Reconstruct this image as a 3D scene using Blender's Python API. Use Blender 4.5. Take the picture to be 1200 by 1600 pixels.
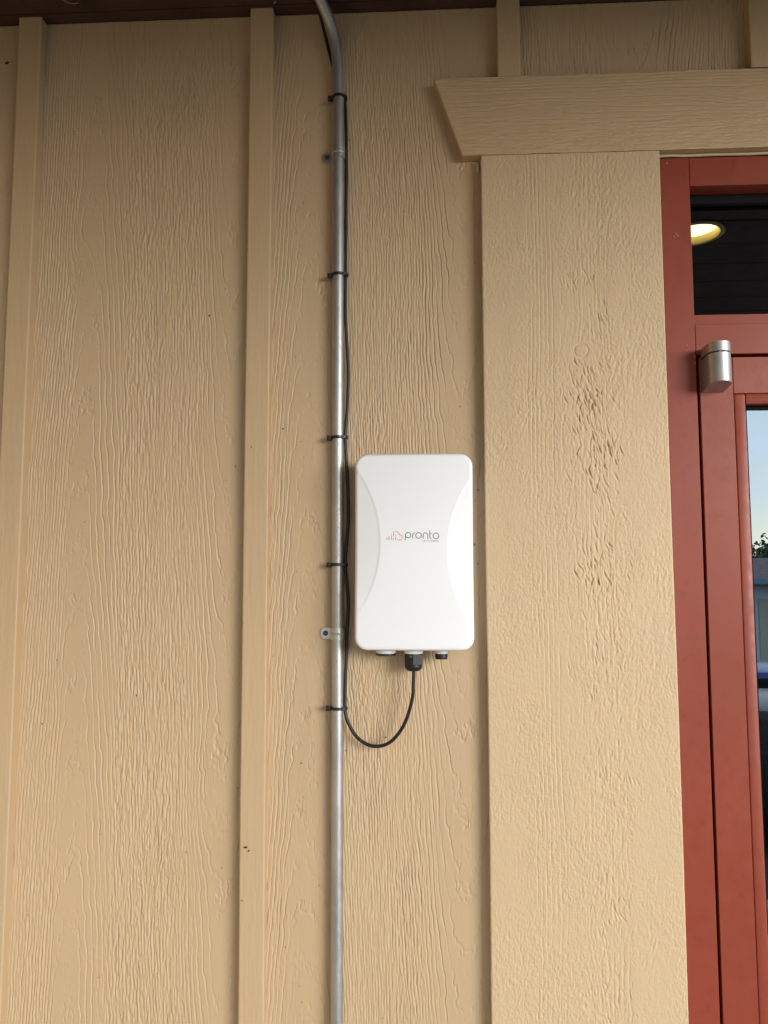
import bpy, bmesh, math, random
import numpy as np
from mathutils import Vector, Matrix

R = math.radians
scene = bpy.context.scene
for o in list(bpy.data.objects):
    bpy.data.objects.remove(o, do_unlink=True)
C = scene.collection

# ------------------------------------------------------------------ camera
cam_data = bpy.data.cameras.new('camera')
cam = bpy.data.objects.new('camera', cam_data)
C.objects.link(cam)
scene.camera = cam
cam.location = (0.0, -1.2, 1.68)
cam.rotation_euler = (R(90 + 5.05), 0, R(3.0))
cam_data.sensor_fit = 'VERTICAL'
cam_data.sensor_height = 24.0
cam_data.lens = 18.0
cam_data.clip_start = 0.02
cam_data.clip_end = 3000

# ------------------------------------------------------------------ sky
SUN_EL, SUN_AZ = 8.0, 43.0          # azimuth to the right of the wall's outward normal
world = bpy.data.worlds.new('World')
scene.world = world
world.use_nodes = True
nt = world.node_tree
nt.nodes.clear()
w_out = nt.nodes.new('ShaderNodeOutputWorld')
bg = nt.nodes.new('ShaderNodeBackground')
sky = nt.nodes.new('ShaderNodeTexSky')
sky.sky_type = 'NISHITA'
sky.sun_disc = False
sky.sun_elevation = R(SUN_EL)
# direction towards the sun: outward is -Y, right is +X
sdir = Vector((math.sin(R(SUN_AZ)) * math.cos(R(SUN_EL)), -math.cos(R(SUN_AZ)) * math.cos(R(SUN_EL)), math.sin(R(SUN_EL))))
sky.sun_rotation = math.atan2(sdir.x, sdir.y)
sky.altitude = 50
sky.dust_density = 0.7
sky.ozone_density = 1.0
tc = nt.nodes.new('ShaderNodeTexCoord')
mp = nt.nodes.new('ShaderNodeMapping')
mp.inputs['Scale'].default_value = (1.0, 1.0, 3.2)
cn = nt.nodes.new('ShaderNodeTexNoise')
cn.inputs['Scale'].default_value = 1.7
cn.inputs['Detail'].default_value = 7
cn.inputs['Roughness'].default_value = 0.55
cr = nt.nodes.new('ShaderNodeValToRGB')
cr.color_ramp.elements[0].position = 0.36
cr.color_ramp.elements[0].color = (0.25, 0.25, 0.25, 1)
cr.color_ramp.elements[1].position = 0.60
cr.color_ramp.elements[1].color = (0.92, 0.92, 0.92, 1)
mx = nt.nodes.new('ShaderNodeMix')
mx.data_type = 'RGBA'
nt.links.new(tc.outputs['Generated'], mp.inputs['Vector'])
nt.links.new(mp.outputs['Vector'], cn.inputs['Vector'])
nt.links.new(cn.outputs['Fac'], cr.inputs['Fac'])
nt.links.new(cr.outputs['Color'], mx.inputs['Factor'])
nt.links.new(sky.outputs['Color'], mx.inputs['A'])
mx.inputs['B'].default_value = (9.6, 10.5, 11.6, 1)
nt.links.new(mx.outputs['Result'], bg.inputs['Color'])
bg.inputs['Strength'].default_value = 0.075
nt.links.new(bg.outputs['Background'], w_out.inputs['Surface'])

# ------------------------------------------------------------------ sun (thin overcast: wide and soft)
sd = bpy.data.lights.new('sun', 'SUN')
sd.energy = 1.5
sd.angle = R(32)
sd.color = (1.0, 0.985, 0.965)
sun = bpy.data.objects.new('sun', sd)
C.objects.link(sun)
sun.rotation_euler = (-sdir).to_track_quat('-Z', 'Y').to_euler()
sun.location = (6, -10, 8)

# ------------------------------------------------------------------ exposure
vs = scene.view_settings
vs.view_transform = 'Standard'
vs.look = 'None'
vs.gamma = 1.0
vs.use_curve_mapping = False
vs.exposure = 1.48
scene.render.engine = 'CYCLES'

# =================================================================== helpers
rng = np.random.default_rng(7)
random.seed(7)


WORLD_PARTS = {'door_trim', 'door_frame', 'door'}


def link(name, me, mats, parent=None):
    o = bpy.data.objects.new(name, me)
    C.objects.link(o)
    if not isinstance(mats, (list, tuple)):
        mats = [mats]
    if not me.materials:
        for m in mats:
            me.materials.append(m)
    if parent is not None:
        o.parent = parent
        if parent.name in WORLD_PARTS:      # parts drawn in world metres under a thing with its own base point
            o.location = -parent.location
    return o


def tag(o, label, cat, group=None):
    o['label'] = label
    o['category'] = cat
    if group:
        o['group'] = group
    return o


def thing(name, label, cat, loc=(0, 0, 0), group=None):
    o = bpy.data.objects.new(name, None)
    o.empty_display_size = 0.05
    C.objects.link(o)
    o.location = loc
    return tag(o, label, cat, group)


def kind(o, k):
    o['kind'] = k
    return o


def np_mesh(name, co, quads, smooth=True):
    me = bpy.data.meshes.new(name)
    n, q = len(co), len(quads)
    me.vertices.add(n)
    me.vertices.foreach_set('co', np.ascontiguousarray(co, dtype=np.float32).ravel())
    me.loops.add(q * 4)
    me.loops.foreach_set('vertex_index', np.ascontiguousarray(quads, dtype=np.int32).ravel())
    me.polygons.add(q)
    me.polygons.foreach_set('loop_start', np.arange(0, q * 4, 4, dtype=np.int32))
    me.polygons.foreach_set('loop_total', np.full(q, 4, dtype=np.int32))
    me.polygons.foreach_set('use_smooth', np.full(q, smooth, dtype=bool))
    me.update(calc_edges=True)
    return me


class MB:
    """small mesh collector around one bmesh"""

    def __init__(self):
        self.bm = bmesh.new()

    def box(self, x0, x1, y0, y1, z0, z1, bevel=0.0, seg=2):
        vs_ = [self.bm.verts.new(p) for p in ((x0, y0, z0), (x1, y0, z0), (x1, y1, z0), (x0, y1, z0),
                                              (x0, y0, z1), (x1, y0, z1), (x1, y1, z1), (x0, y1, z1))]
        fs = [self.bm.faces.new([vs_[i] for i in f]) for f in
              ((0, 3, 2, 1), (4, 5, 6, 7), (0, 1, 5, 4), (1, 2, 6, 5), (2, 3, 7, 6), (3, 0, 4, 7))]
        if bevel:
            es = list({e for f in fs for e in f.edges})
            bmesh.ops.bevel(self.bm, geom=es, offset=bevel, segments=seg, affect='EDGES', profile=0.5)
        return self

    def prism(self, pts, axis_from, axis_to, axis='Y', bevel=0.0):
        """pts: 2D outline; extruded along axis"""
        def P(p, t):
            if axis == 'Y':
                return (p[0], t, p[1])
            if axis == 'Z':
                return (p[0], p[1], t)
            return (t, p[0], p[1])
        a = [self.bm.verts.new(P(p, axis_from)) for p in pts]
        b = [self.bm.verts.new(P(p, axis_to)) for p in pts]
        n = len(pts)
        fs = [self.bm.faces.new(a), self.bm.faces.new(list(reversed(b)))]
        for i in range(n):
            j = (i + 1) % n
            fs.append(self.bm.faces.new((a[j], a[i], b[i], b[j])))
        if bevel:
            es = list({e for f in fs[:2] for e in f.edges})
            bmesh.ops.bevel(self.bm, geom=es, offset=bevel, segments=2, affect='EDGES', profile=0.5)
        return self

    def tube(self, pts, r, n=16, caps=True):
        pts = [Vector(p) for p in pts]
        rad = r if isinstance(r, (list, tuple)) else [r] * len(pts)
        prev = None
        up = None
        for i, p in enumerate(pts):
            if i == 0:
                t = pts[1] - pts[0]
            elif i == len(pts) - 1:
                t = pts[-1] - pts[-2]
            else:
                t = pts[i + 1] - pts[i - 1]
            t.normalize()
            if up is None:
                up = Vector((0, -1, 0)) if abs(t.y) < 0.9 else Vector((1, 0, 0))
            a = (up - t * up.dot(t)).normalized()
            up = a
            b = t.cross(a)
            ring = [self.bm.verts.new(p + (a * math.cos(2 * math.pi * k / n) + b * math.sin(2 * math.pi * k / n)) * rad[i])
                    for k in range(n)]
            if prev:
                for k in range(n):
                    j = (k + 1) % n
                    self.bm.faces.new((prev[k], prev[j], ring[j], ring[k]))
            elif caps:
                self.bm.faces.new(list(reversed(ring)))
            prev = ring
        if caps:
            self.bm.faces.new(prev)
        return self

    def lathe(self, prof, centre=(0, 0, 0), n=32, axis='Z'):
        """prof: list of (r, t) along axis"""
        cx, cy, cz = centre
        prev = None
        for r, t in prof:
            ring = []
            for k in range(n):
                a = 2 * math.pi * k / n
                u, v = r * math.cos(a), r * math.sin(a)
                p = (cx + u, cy + v, cz + t) if axis == 'Z' else (cx + u, cy + t, cz + v)
                ring.append(self.bm.verts.new(p))
            if prev:
                for k in range(n):
                    j = (k + 1) % n
                    self.bm.faces.new((prev[k], prev[j], ring[j], ring[k]))
            else:
                self.bm.faces.new(ring)
            prev = ring
        self.bm.faces.new(prev)
        return self

    def build(self, name, mats, parent=None, smooth=None):
        bmesh.ops.recalc_face_normals(self.bm, faces=self.bm.faces[:])
        me = bpy.data.meshes.new(name)
        self.bm.to_mesh(me)
        self.bm.free()
        if smooth is not None:
            for p in me.polygons:
                p.use_smooth = True
            me.set_sharp_from_angle(angle=R(smooth))
        return link(name, me, mats, parent)


def spline(pts, n=12):
    """Catmull-Rom through pts"""
    P = [Vector(p) for p in pts]
    P = [P[0] * 2 - P[1]] + P + [P[-1] * 2 - P[-2]]
    out = []
    for i in range(1, len(P) - 2):
        for k in range(n):
            t = k / n
            a, b, c, d = P[i - 1], P[i], P[i + 1], P[i + 2]
            out.append(0.5 * ((2 * b) + (c - a) * t + (2 * a - 5 * b + 4 * c - d) * t * t + (3 * b - a - 3 * c + d) * t ** 3))
    out.append(P[-2])
    return out


# =================================================================== materials
def new_mat(name):
    m = bpy.data.materials.new(name)
    m.use_nodes = True
    t = m.node_tree
    return m, t, t.nodes['Principled BSDF'], t.nodes['Material Output']


def coords(t, scale=(1, 1, 1)):
    a = t.nodes.new('ShaderNodeTexCoord')
    b = t.nodes.new('ShaderNodeMapping')
    b.inputs['Scale'].default_value = scale
    t.links.new(a.outputs['Object'], b.inputs['Vector'])
    return b.outputs['Vector']


def noise(t, vec, scale, detail=4, rough=0.5):
    n = t.nodes.new('ShaderNodeTexNoise')
    n.inputs['Scale'].default_value = scale
    n.inputs['Detail'].default_value = detail
    n.inputs['Roughness'].default_value = rough
    t.links.new(vec, n.inputs['Vector'])
    return n.outputs['Fac']


def ramp(t, fac, stops):
    r = t.nodes.new('ShaderNodeValToRGB')
    e = r.color_ramp.elements
    while len(e) < len(stops):
        e.new(0.5)
    for i, (p, c) in enumerate(stops):
        e[i].position = p
        e[i].color = (*c, 1) if len(c) == 3 else c
    t.links.new(fac, r.inputs['Fac'])
    return r.outputs['Color']


def mixc(t, fac, a, b, mode='MIX'):
    m = t.nodes.new('ShaderNodeMix')
    m.data_type = 'RGBA'
    m.blend_type = mode
    for s, v in (('Factor', fac), ('A', a), ('B', b)):
        if isinstance(v, (int, float)):
            m.inputs[s].default_value = v
        elif isinstance(v, tuple):
            m.inputs[s].default_value = (*v, 1) if len(v) == 3 else v
        else:
            t.links.new(v, m.inputs[s])
    return m.outputs['Result']


def bump(t, h, strength, dist):
    b = t.nodes.new('ShaderNodeBump')
    b.inputs['Strength'].default_value = strength
    b.inputs['Distance'].default_value = dist
    t.links.new(h, b.inputs['Height'])
    return b.outputs['Normal']


def simple(name, col, rough=0.5, metal=0.0, spec=0.5, var=0.08, vscale=20, bump_s=0.0, bump_d=0.001, bscale=400):
    m, t, p, o = new_mat(name)
    v = coords(t)
    lo = tuple(c * (1 - var) for c in col)
    hi = tuple(min(1, c * (1 + var)) for c in col)
    t.links.new(ramp(t, noise(t, v, vscale), [(0.3, lo), (0.7, hi)]), p.inputs['Base Color'])
    p.inputs['Roughness'].default_value = rough
    p.inputs['Metallic'].default_value = metal
    p.inputs['Specular IOR Level'].default_value = spec
    if bump_s:
        t.links.new(bump(t, noise(t, v, bscale, 2), bump_s, bump_d), p.inputs['Normal'])
    return m


def tan_paint(name, col, stretch=(1, 1, 0.15), rough=0.52, fine=0.35):
    m, t, p, o = new_mat(name)
    v = coords(t)
    vs_ = coords(t, stretch)
    c = ramp(t, noise(t, v, 3.0, 5, 0.6), [(0.3, tuple(x * 0.955 for x in col)), (0.7, tuple(x * 1.035 for x in col))])
    # thin spots of the paint along the fibres, a bit warmer
    f = ramp(t, noise(t, vs_, 90, 4, 0.6), [(0.42, (0, 0, 0)), (0.75, (1, 1, 1))])
    c = mixc(t, f, c, tuple(x * y for x, y in zip(col, (1.03, 1.0, 0.95))))
    # flecks of grime
    g = ramp(t, noise(t, v, 260, 2, 0.5), [(0.70, (0, 0, 0)), (0.78, (1, 1, 1))])
    g2 = ramp(t, noise(t, v, 6, 3, 0.5), [(0.45, (0, 0, 0)), (0.7, (1, 1, 1))])
    gm = mixc(t, 1.0, g, g2, 'MULTIPLY')
    gf = t.nodes.new('ShaderNodeMath')
    gf.operation = 'MULTIPLY'
    gf.inputs[1].default_value = 0.35
    t.links.new(gm, gf.inputs[0])
    c = mixc(t, gf.outputs[0], c, (0.20, 0.13, 0.07))
    # dusty run marks and scuffed, chalky patches
    st = ramp(t, noise(t, coords(t, (9, 9, 0.55)), 3.2, 4, 0.65), [(0.52, (0, 0, 0)), (0.74, (1, 1, 1))])
    sm = t.nodes.new('ShaderNodeMath')
    sm.operation = 'MULTIPLY'
    sm.inputs[1].default_value = 0.20
    t.links.new(st, sm.inputs[0])
    c = mixc(t, sm.outputs[0], c, (0.40, 0.29, 0.18))
    ch = ramp(t, noise(t, v, 1.6, 6, 0.7), [(0.55, (0, 0, 0)), (0.75, (1, 1, 1))])
    cm = t.nodes.new('ShaderNodeMath')
    cm.operation = 'MULTIPLY'
    cm.inputs[1].default_value = 0.22
    t.links.new(ch, cm.inputs[0])
    c = mixc(t, cm.outputs[0], c, (0.56, 0.43, 0.29))
    t.links.new(c, p.inputs['Base Color'])
    rr = ramp(t, noise(t, v, 40, 3), [(0.3, (rough - .06,) * 3), (0.7, (rough + .08,) * 3)])
    t.links.new(rr, p.inputs['Roughness'])
    p.inputs['Specular IOR Level'].default_value = 0.45
    t.links.new(bump(t, noise(t, vs_, 700, 3, 0.6), fine, 0.0006), p.inputs['Normal'])
    return m


TAN = (0.505, 0.366, 0.218)
M = {}
M['siding'] = tan_paint('tan siding paint', TAN)
M['batten'] = tan_paint('tan batten paint', (0.50, 0.358, 0.206), (1, 1, 0.1), 0.55, 0.25)
M['trim'] = tan_paint('tan trim paint', (0.555, 0.408, 0.246), (1, 1, 0.5), 0.58, 0.5)
M['header'] = tan_paint('tan header paint', (0.51, 0.366, 0.21), (0.12, 1, 1), 0.55, 0.35)
M['caulk'] = simple('tan caulk', (0.56, 0.43, 0.27), 0.45)
M['sheath'] = simple('sheathing board', (0.25, 0.19, 0.12), 0.8)
M['black'] = simple('black rubber', (0.008, 0.008, 0.008), 0.85, spec=0.15)
M['screw'] = simple('dull screw metal', (0.10, 0.085, 0.07), 0.5, 0.7)
M['plastic'] = simple('black nylon', (0.007, 0.007, 0.008), 0.45, bump_s=0.1)
M['cable'] = simple('black cable jacket', (0.006, 0.006, 0.007), 0.5, bump_s=0.08)
M['white'] = simple('white enclosure plastic', (0.82, 0.83, 0.845), 0.5, var=0.012, vscale=9, bump_s=0.06, bump_d=0.0003, bscale=900)
M['white_ring'] = simple('white port collar', (0.72, 0.72, 0.70), 0.45, var=0.02)
M['ink'] = simple('dark grey print', (0.045, 0.045, 0.05), 0.5)
M['ink_light'] = simple('mid grey print', (0.16, 0.16, 0.165), 0.5)
M['orange'] = simple('orange print', (0.75, 0.32, 0.09), 0.5)
M['dark_wood'] = simple('dark brown stained wood', (0.050, 0.020, 0.012), 0.6, var=0.35, vscale=14, bump_s=0.3, bscale=120)
M['speck'] = simple('dried insect brown', (0.03, 0.018, 0.010), 0.7)
M['web'] = simple('dusty cobweb', (0.45, 0.42, 0.36), 0.9)


def red_paint():
    m, t, p, o = new_mat('red brown door paint')
    v = coords(t)
    c = ramp(t, noise(t, v, 5, 5, 0.6), [(0.3, (0.228, 0.040, 0.018)), (0.7, (0.258, 0.047, 0.022))])
    s = ramp(t, noise(t, v, 55, 3, 0.5), [(0.63, (0, 0, 0)), (0.70, (1, 1, 1))])
    sf = t.nodes.new('ShaderNodeMath')
    sf.operation = 'MULTIPLY'
    sf.inputs[1].default_value = 0.35
    t.links.new(s, sf.inputs[0])
    c = mixc(t, sf.outputs[0], c, (0.16, 0.035, 0.025))
    t.links.new(c, p.inputs['Base Color'])
    r_ = ramp(t, noise(t, v, 60, 4, 0.6), [(0.3, (0.33,) * 3), (0.7, (0.50,) * 3)])
    t.links.new(r_, p.inputs['Roughness'])
    p.inputs['Specular IOR Level'].default_value = 0.34
    t.links.new(bump(t, noise(t, v, 260, 3, 0.5), 0.12, 0.0006), p.inputs['Normal'])
    return m


def galvanised(name, col=(0.47, 0.465, 0.45), rough=0.42):
    m, t, p, o = new_mat(name)
    v = coords(t)
    vs_ = coords(t, (1, 1, 0.25))
    c = ramp(t, noise(t, vs_, 60, 5, 0.6), [(0.3, tuple(x * 0.82 for x in col)), (0.7, tuple(x * 1.12 for x in col))])
    f = ramp(t, noise(t, v, 420, 2, 0.5), [(0.66, (0, 0, 0)), (0.72, (1, 1, 1))])
    sf = t.nodes.new('ShaderNodeMath')
    sf.operation = 'MULTIPLY'
    sf.inputs[1].default_value = 0.55
    t.links.new(f, sf.inputs[0])
    c = mixc(t, sf.outputs[0], c, (0.16, 0.15, 0.14))
    t.links.new(c, p.inputs['Base Color'])
    p.inputs['Metallic'].default_value = 0.85
    r_ = ramp(t, noise(t, v, 150, 4, 0.6), [(0.3, (rough - .05,) * 3), (0.7, (rough + .12,) * 3)])
    t.links.new(r_, p.inputs['Roughness'])
    t.links.new(bump(t, noise(t, v, 500, 3, 0.6), 0.15, 0.0004), p.inputs['Normal'])
    return m


def glass_mat():
    m, t, p, o = new_mat('tinted reflective glass')
    t.nodes.remove(p)
    tr = t.nodes.new('ShaderNodeBsdfTransparent')
    tr.inputs['Color'].default_value = (0.30, 0.34, 0.33, 1)
    gl = t.nodes.new('ShaderNodeBsdfGlossy')
    gl.inputs['Roughness'].default_value = 0.0
    gl.inputs['Color'].default_value = (0.70, 0.87, 1.0, 1)
    fr = t.nodes.new('ShaderNodeFresnel')
    fr.inputs['IOR'].default_value = 4.1
    mxs = t.nodes.new('ShaderNodeMixShader')
    t.links.new(fr.outputs[0], mxs.inputs[0])
    t.links.new(tr.outputs[0], mxs.inputs[1])
    t.links.new(gl.outputs[0], mxs.inputs[2])
    t.links.new(mxs.outputs[0], o.inputs['Surface'])
    return m


def emit(name, col, s):
    m, t, p, o = new_mat(name)
    p.inputs['Base Color'].default_value = (*col, 1)
    p.inputs['Emission Color'].default_value = (*col, 1)
    p.inputs['Emission Strength'].default_value = s
    return m


M['red'] = red_paint()
M['galv'] = galvanised('galvanised conduit')
M['strap'] = galvanised('galvanised strap', (0.55, 0.55, 0.53), 0.34)
M['hinge'] = galvanised('brushed aluminium hinge', (0.45, 0.44, 0.425), 0.46)
M['glass'] = glass_mat()
M['concrete'] = simple('porch concrete', (0.30, 0.29, 0.27), 0.85, var=0.15, vscale=3)
M['asphalt'] = simple('asphalt', (0.055, 0.055, 0.057), 0.9, var=0.25, vscale=2)
M['grass'] = simple('lawn', (0.055, 0.085, 0.025), 0.9, var=0.4, vscale=1.5)
M['leaf'] = simple('tree leaves', (0.05, 0.085, 0.025), 0.6, var=0.5, vscale=0.8)
M['bark'] = simple('tree bark', (0.10, 0.075, 0.05), 0.9)
M['housewall'] = simple('pale blue grey house wall', (0.55, 0.60, 0.66), 0.7)
M['shingle'] = simple('brown roof shingles', (0.12, 0.085, 0.085), 0.9, var=0.3, vscale=4)
M['housetrim'] = simple('blue grey house trim', (0.16, 0.24, 0.33), 0.6)
M['curtain'] = simple('beige house door', (0.45, 0.40, 0.33), 0.7)
M['carblue'] = simple('blue car paint', (0.03, 0.05, 0.22), 0.2)
M['carblack'] = simple('black car paint', (0.012, 0.012, 0.014), 0.2)
M['tyre'] = simple('tyre rubber', (0.015, 0.015, 0.015), 0.8)
M['rim'] = simple('wheel rim', (0.4, 0.4, 0.42), 0.3, 0.9)
M['carglass'] = simple('car glass', (0.02, 0.025, 0.03), 0.05)
M['headlamp'] = simple('car lamp lens', (0.7, 0.7, 0.7), 0.1)
M['room'] = simple('dim interior plaster', (0.10, 0.10, 0.10), 0.9)
M['lamp'] = emit('warm lamp lens', (1.0, 0.76, 0.34), 2.6)
M['lampcan'] = simple('gold lamp reflector', (0.60, 0.45, 0.18), 0.35, 0.6)

# =================================================================== relief of the painted wood
_tab = rng.random((512, 512)).astype(np.float32) * 2 - 1


def vn(x, z, seed=0):
    """smooth value noise, -1..1, numpy arrays"""
    x = np.asarray(x, dtype=np.float64) + seed * 37.31
    z = np.asarray(z, dtype=np.float64) + seed * 91.77
    xi, zi = np.floor(x).astype(np.int64), np.floor(z).astype(np.int64)
    fx, fz = x - xi, z - zi
    fx = fx * fx * fx * (fx * (fx * 6 - 15) + 10)
    fz = fz * fz * fz * (fz * (fz * 6 - 15) + 10)
    x0, x1, z0, z1 = xi & 511, (xi + 1) & 511, zi & 511, (zi + 1) & 511
    a = _tab[x0, z0] * (1 - fx) + _tab[x1, z0] * fx
    b = _tab[x0, z1] * (1 - fx) + _tab[x1, z1] * fx
    return a * (1 - fz) + b * fz


def sstep(a, b, x):
    t = np.clip((x - a) / (b - a), 0, 1)
    return t * t * (3 - 2 * t)


def grain(u, z, dens, fine, seed, depth=0.9, knots=(), drift=1.0, jag=1.0, climb=0.0, swirls=()):
    """embossed cedar grain, all in millimetres; u across, z along the fibre.
    dens: [(u, lines per mm)], fine: [(u, 0..1)] amount of short fibre marks,
    dens may change sign: with climb (rings per mm along the fibre) the lines then close into
    cathedral arches where it passes through zero."""
    us = np.array([a for a, _ in dens], float)
    ds = np.array([b for _, b in dens], float)
    tab_u = np.linspace(us[0] - 60, us[-1] + 60, 2000)
    tab_d = np.interp(tab_u, us, ds)
    tab_p = np.concatenate([[0], np.cumsum((tab_d[1:] + tab_d[:-1]) / 2 * np.diff(tab_u))])
    w = drift * (6.0 * vn(u / 130, z / 420, seed) + 2.0 * vn(u / 60, z / 130, seed + 1))
    for su, sz, ru, rz, amp in swirls:                # rough whorl: the fibre is bent out of the way
        g = np.exp(-(((u - su) / ru) ** 2 + ((z - sz) / rz) ** 2))
        w = w + amp * g * (vn(u / 9, z / 9, seed + 16) + 1.3 * vn(u / 26, z / 20, seed + 17))
    d0 = np.abs(np.interp(u + w, tab_u, tab_d))
    js = jag * np.interp(d0, [.0, .06, .11, .25], [2.2, 1.6, 1.0, 0.55])
    w = w + js * (1.1 * np.tanh(2.2 * vn(u / 16, z / 30, seed + 2)) + 0.55 * np.tanh(2.5 * vn(u / 8, z / 11, seed + 3)) + 0.30 * vn(u / 4, z / 4.5, seed + 4))
    uw = u + w
    d = np.sqrt(np.interp(uw, tab_u, tab_d) ** 2 + climb ** 2)
    ph = np.interp(uw, tab_u, tab_p) + 0.3 * vn(u / 40, z / 150, seed + 5)
    if climb:
        ph = ph + climb * (z + 30 * vn(u / 200, z / 160, seed + 15))
    flat_ = sstep(0.09, 0.03, d0)
    ph = ph + flat_ * (0.16 * np.tanh(2.5 * vn(u / 7, z / 10, seed + 22)) + 0.10 * vn(u / 3.5, z / 4.5, seed + 23))
    for ku, kz, ru, rz, amp in knots:
        g = np.exp(-(((u - ku) / ru) ** 2 + ((z - kz) / rz) ** 2))
        ph = ph + amp * g * (1 + 0.2 * vn(u / 7, z / 9, seed + 6))
    # true spacing of the lines here, so that they keep their width round knots and arches
    g0 = np.gradient(ph, axis=0) / np.maximum(np.hypot(np.gradient(u, axis=0), np.gradient(z, axis=0)), 1e-6)
    g1 = np.gradient(ph, axis=1) / np.maximum(np.hypot(np.gradient(u, axis=1), np.gradient(z, axis=1)), 1e-6)
    d = np.clip(0.5 * d + 0.5 * np.hypot(g0, g1), 0.008, 0.45)
    k = np.floor(ph)
    fr = ph - k
    kk = np.where(fr < 0.5, k, k + 1)                # nearest line
    dist = np.where(fr < 0.5, fr, fr - 1) / d
    fa = np.interp(u + 6 * vn(u / 30, z / 120, seed + 8), [a for a, _ in fine], [b for _, b in fine])
    on = (0.35 + 0.65 * sstep(-0.5, 0.2, vn(kk * 3.7, z / 38, seed + 7))) * (1 - 0.5 * fa)
    wl = np.clip(0.2 / d, 0.72, 1.0) + 1.3 * sstep(0.05, 0.02, d)
    wr = wl * 0.7
    gr = np.where(dist < 0, np.exp(-(dist / wl) ** 2), np.exp(-(dist / wr) ** 2))
    h = -depth * on * gr
    bead = np.exp(-((dist + wl * 1.9) / (wl * 0.9)) ** 2)      # raised lip on the left of the line
    h = h + depth * 0.28 * on * bead
    f1 = vn(u / 1.5 + 0.7 * vn(u / 9, z / 18, seed + 12), z / 8 + 0.6 * vn(u / 5, z / 9, seed + 18), seed + 9)
    f2 = vn(u / 2.2 + 0.7 * vn(u / 12, z / 22, seed + 13), z / 19, seed + 10)
    h = h + fa * depth * (0.62 * np.clip(f1, -1, 0.35) + 0.55 * np.clip(f2, -0.8, 0.35))
    for su, sz, ru, rz, amp in swirls:
        g = np.exp(-(((u - su) / ru) ** 2 + ((z - sz) / rz) ** 2) ** 2)
        a = np.arctan2(z - sz, (u - su) * 1.6)
        q = u * np.cos(1.2 * a) + z * np.sin(1.2 * a) * 0.8
        h = h + g * depth * 0.55 * np.clip(vn(q / 3.6, (u - z) / 14, seed + 19), -1, 0.5)
    # tiny dimples in the flats
    h = h + 0.045 * vn(u / 2.5, z / 5, seed + 11) + 0.10 * vn(u / 40, z / 90, seed + 14)
    # sharp nicks and blisters here and there in the flats
    nk = sstep(0.62, 0.8, vn(u / 5, z / 7, seed + 20)) * sstep(0.1, 0.5, vn(u / 40, z / 60, seed + 21))
    worn = 0.62 + 0.38 * sstep(-0.5, 0.5, vn(u / 45, z / 170, seed + 24) + 0.5 * vn(u / 18, z / 50, seed + 25))
    return h * worn + 0.35 * nk * (1 - fa)


def sawn(u, z, seed, a=0.22):
    """resawn face: fine pebbly tooth with faint blade bands across"""
    n1 = vn(u / 1.35, z / 2.3, seed)
    n2 = vn(u / 1.9, z / 5.0, seed + 1)
    n3 = vn(u / 1.2, z / 1.8, seed + 2)
    band = vn(u / 400, z / 9.0, seed + 3) + 0.8 * vn(u / 300, z / 31.0, seed + 4)
    mask = 0.7 + 0.45 * vn(u / 45, z / 60, seed + 5)
    return a * mask * (0.8 * n1 + 1.0 * np.clip(n2, -1, 0.25) + 0.5 * n3) + 0.05 * band


def gashes(h, U, Z, items):
    """torn grain: short slanted cuts; items (u, z, length, angle from vertical, width, depth)"""
    u1, z1 = U[0, :], Z[:, 0]
    for gu, gz, L, ang, wd, dp in items:
        iu = np.where(abs(u1 - gu) < L)[0]
        iz = np.where(abs(z1 - gz) < L)[0]
        if len(iu) == 0 or len(iz) == 0:
            continue
        s = (slice(iz[0], iz[-1] + 1), slice(iu[0], iu[-1] + 1))
        du, dz = U[s] - gu, Z[s] - gz
        al = du * math.sin(ang) + dz * math.cos(ang)
        pe = du * math.cos(ang) - dz * math.sin(ang) + 0.05 * al * np.sin(al * 0.7)
        prof = np.where(pe > 0, np.exp(-(pe / wd) ** 2), np.exp(-(pe / (2.2 * wd)) ** 2))
        h[s] -= dp * prof * np.clip(1 - (abs(al) / (L * 0.5)) ** 2, 0, 1)
        h[s] += 0.4 * dp * np.exp(-((pe - 2 * wd) / wd) ** 2) * np.clip(1 - (abs(al) / (L * 0.5)) ** 2, 0, 1)


def axis_steps(a, b, step, dense=None, coarse=0.03):
    """grid lines from a to b: step inside the dense range, coarse outside"""
    if dense is None:
        return np.linspace(a, b, max(2, int(round((b - a) / step)) + 1))
    lo, hi = max(a, dense[0]), min(b, dense[1])
    parts = []
    if a < lo - 1e-6:
        parts.append(np.linspace(a, lo, max(2, int((lo - a) / coarse) + 1))[:-1])
    parts.append(np.linspace(lo, hi, max(2, int(round((hi - lo) / step)) + 1)))
    if b > hi + 1e-6:
        parts.append(np.linspace(hi, b, max(2, int((b - hi) / coarse) + 1))[1:])
    return np.concatenate(parts)


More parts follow.
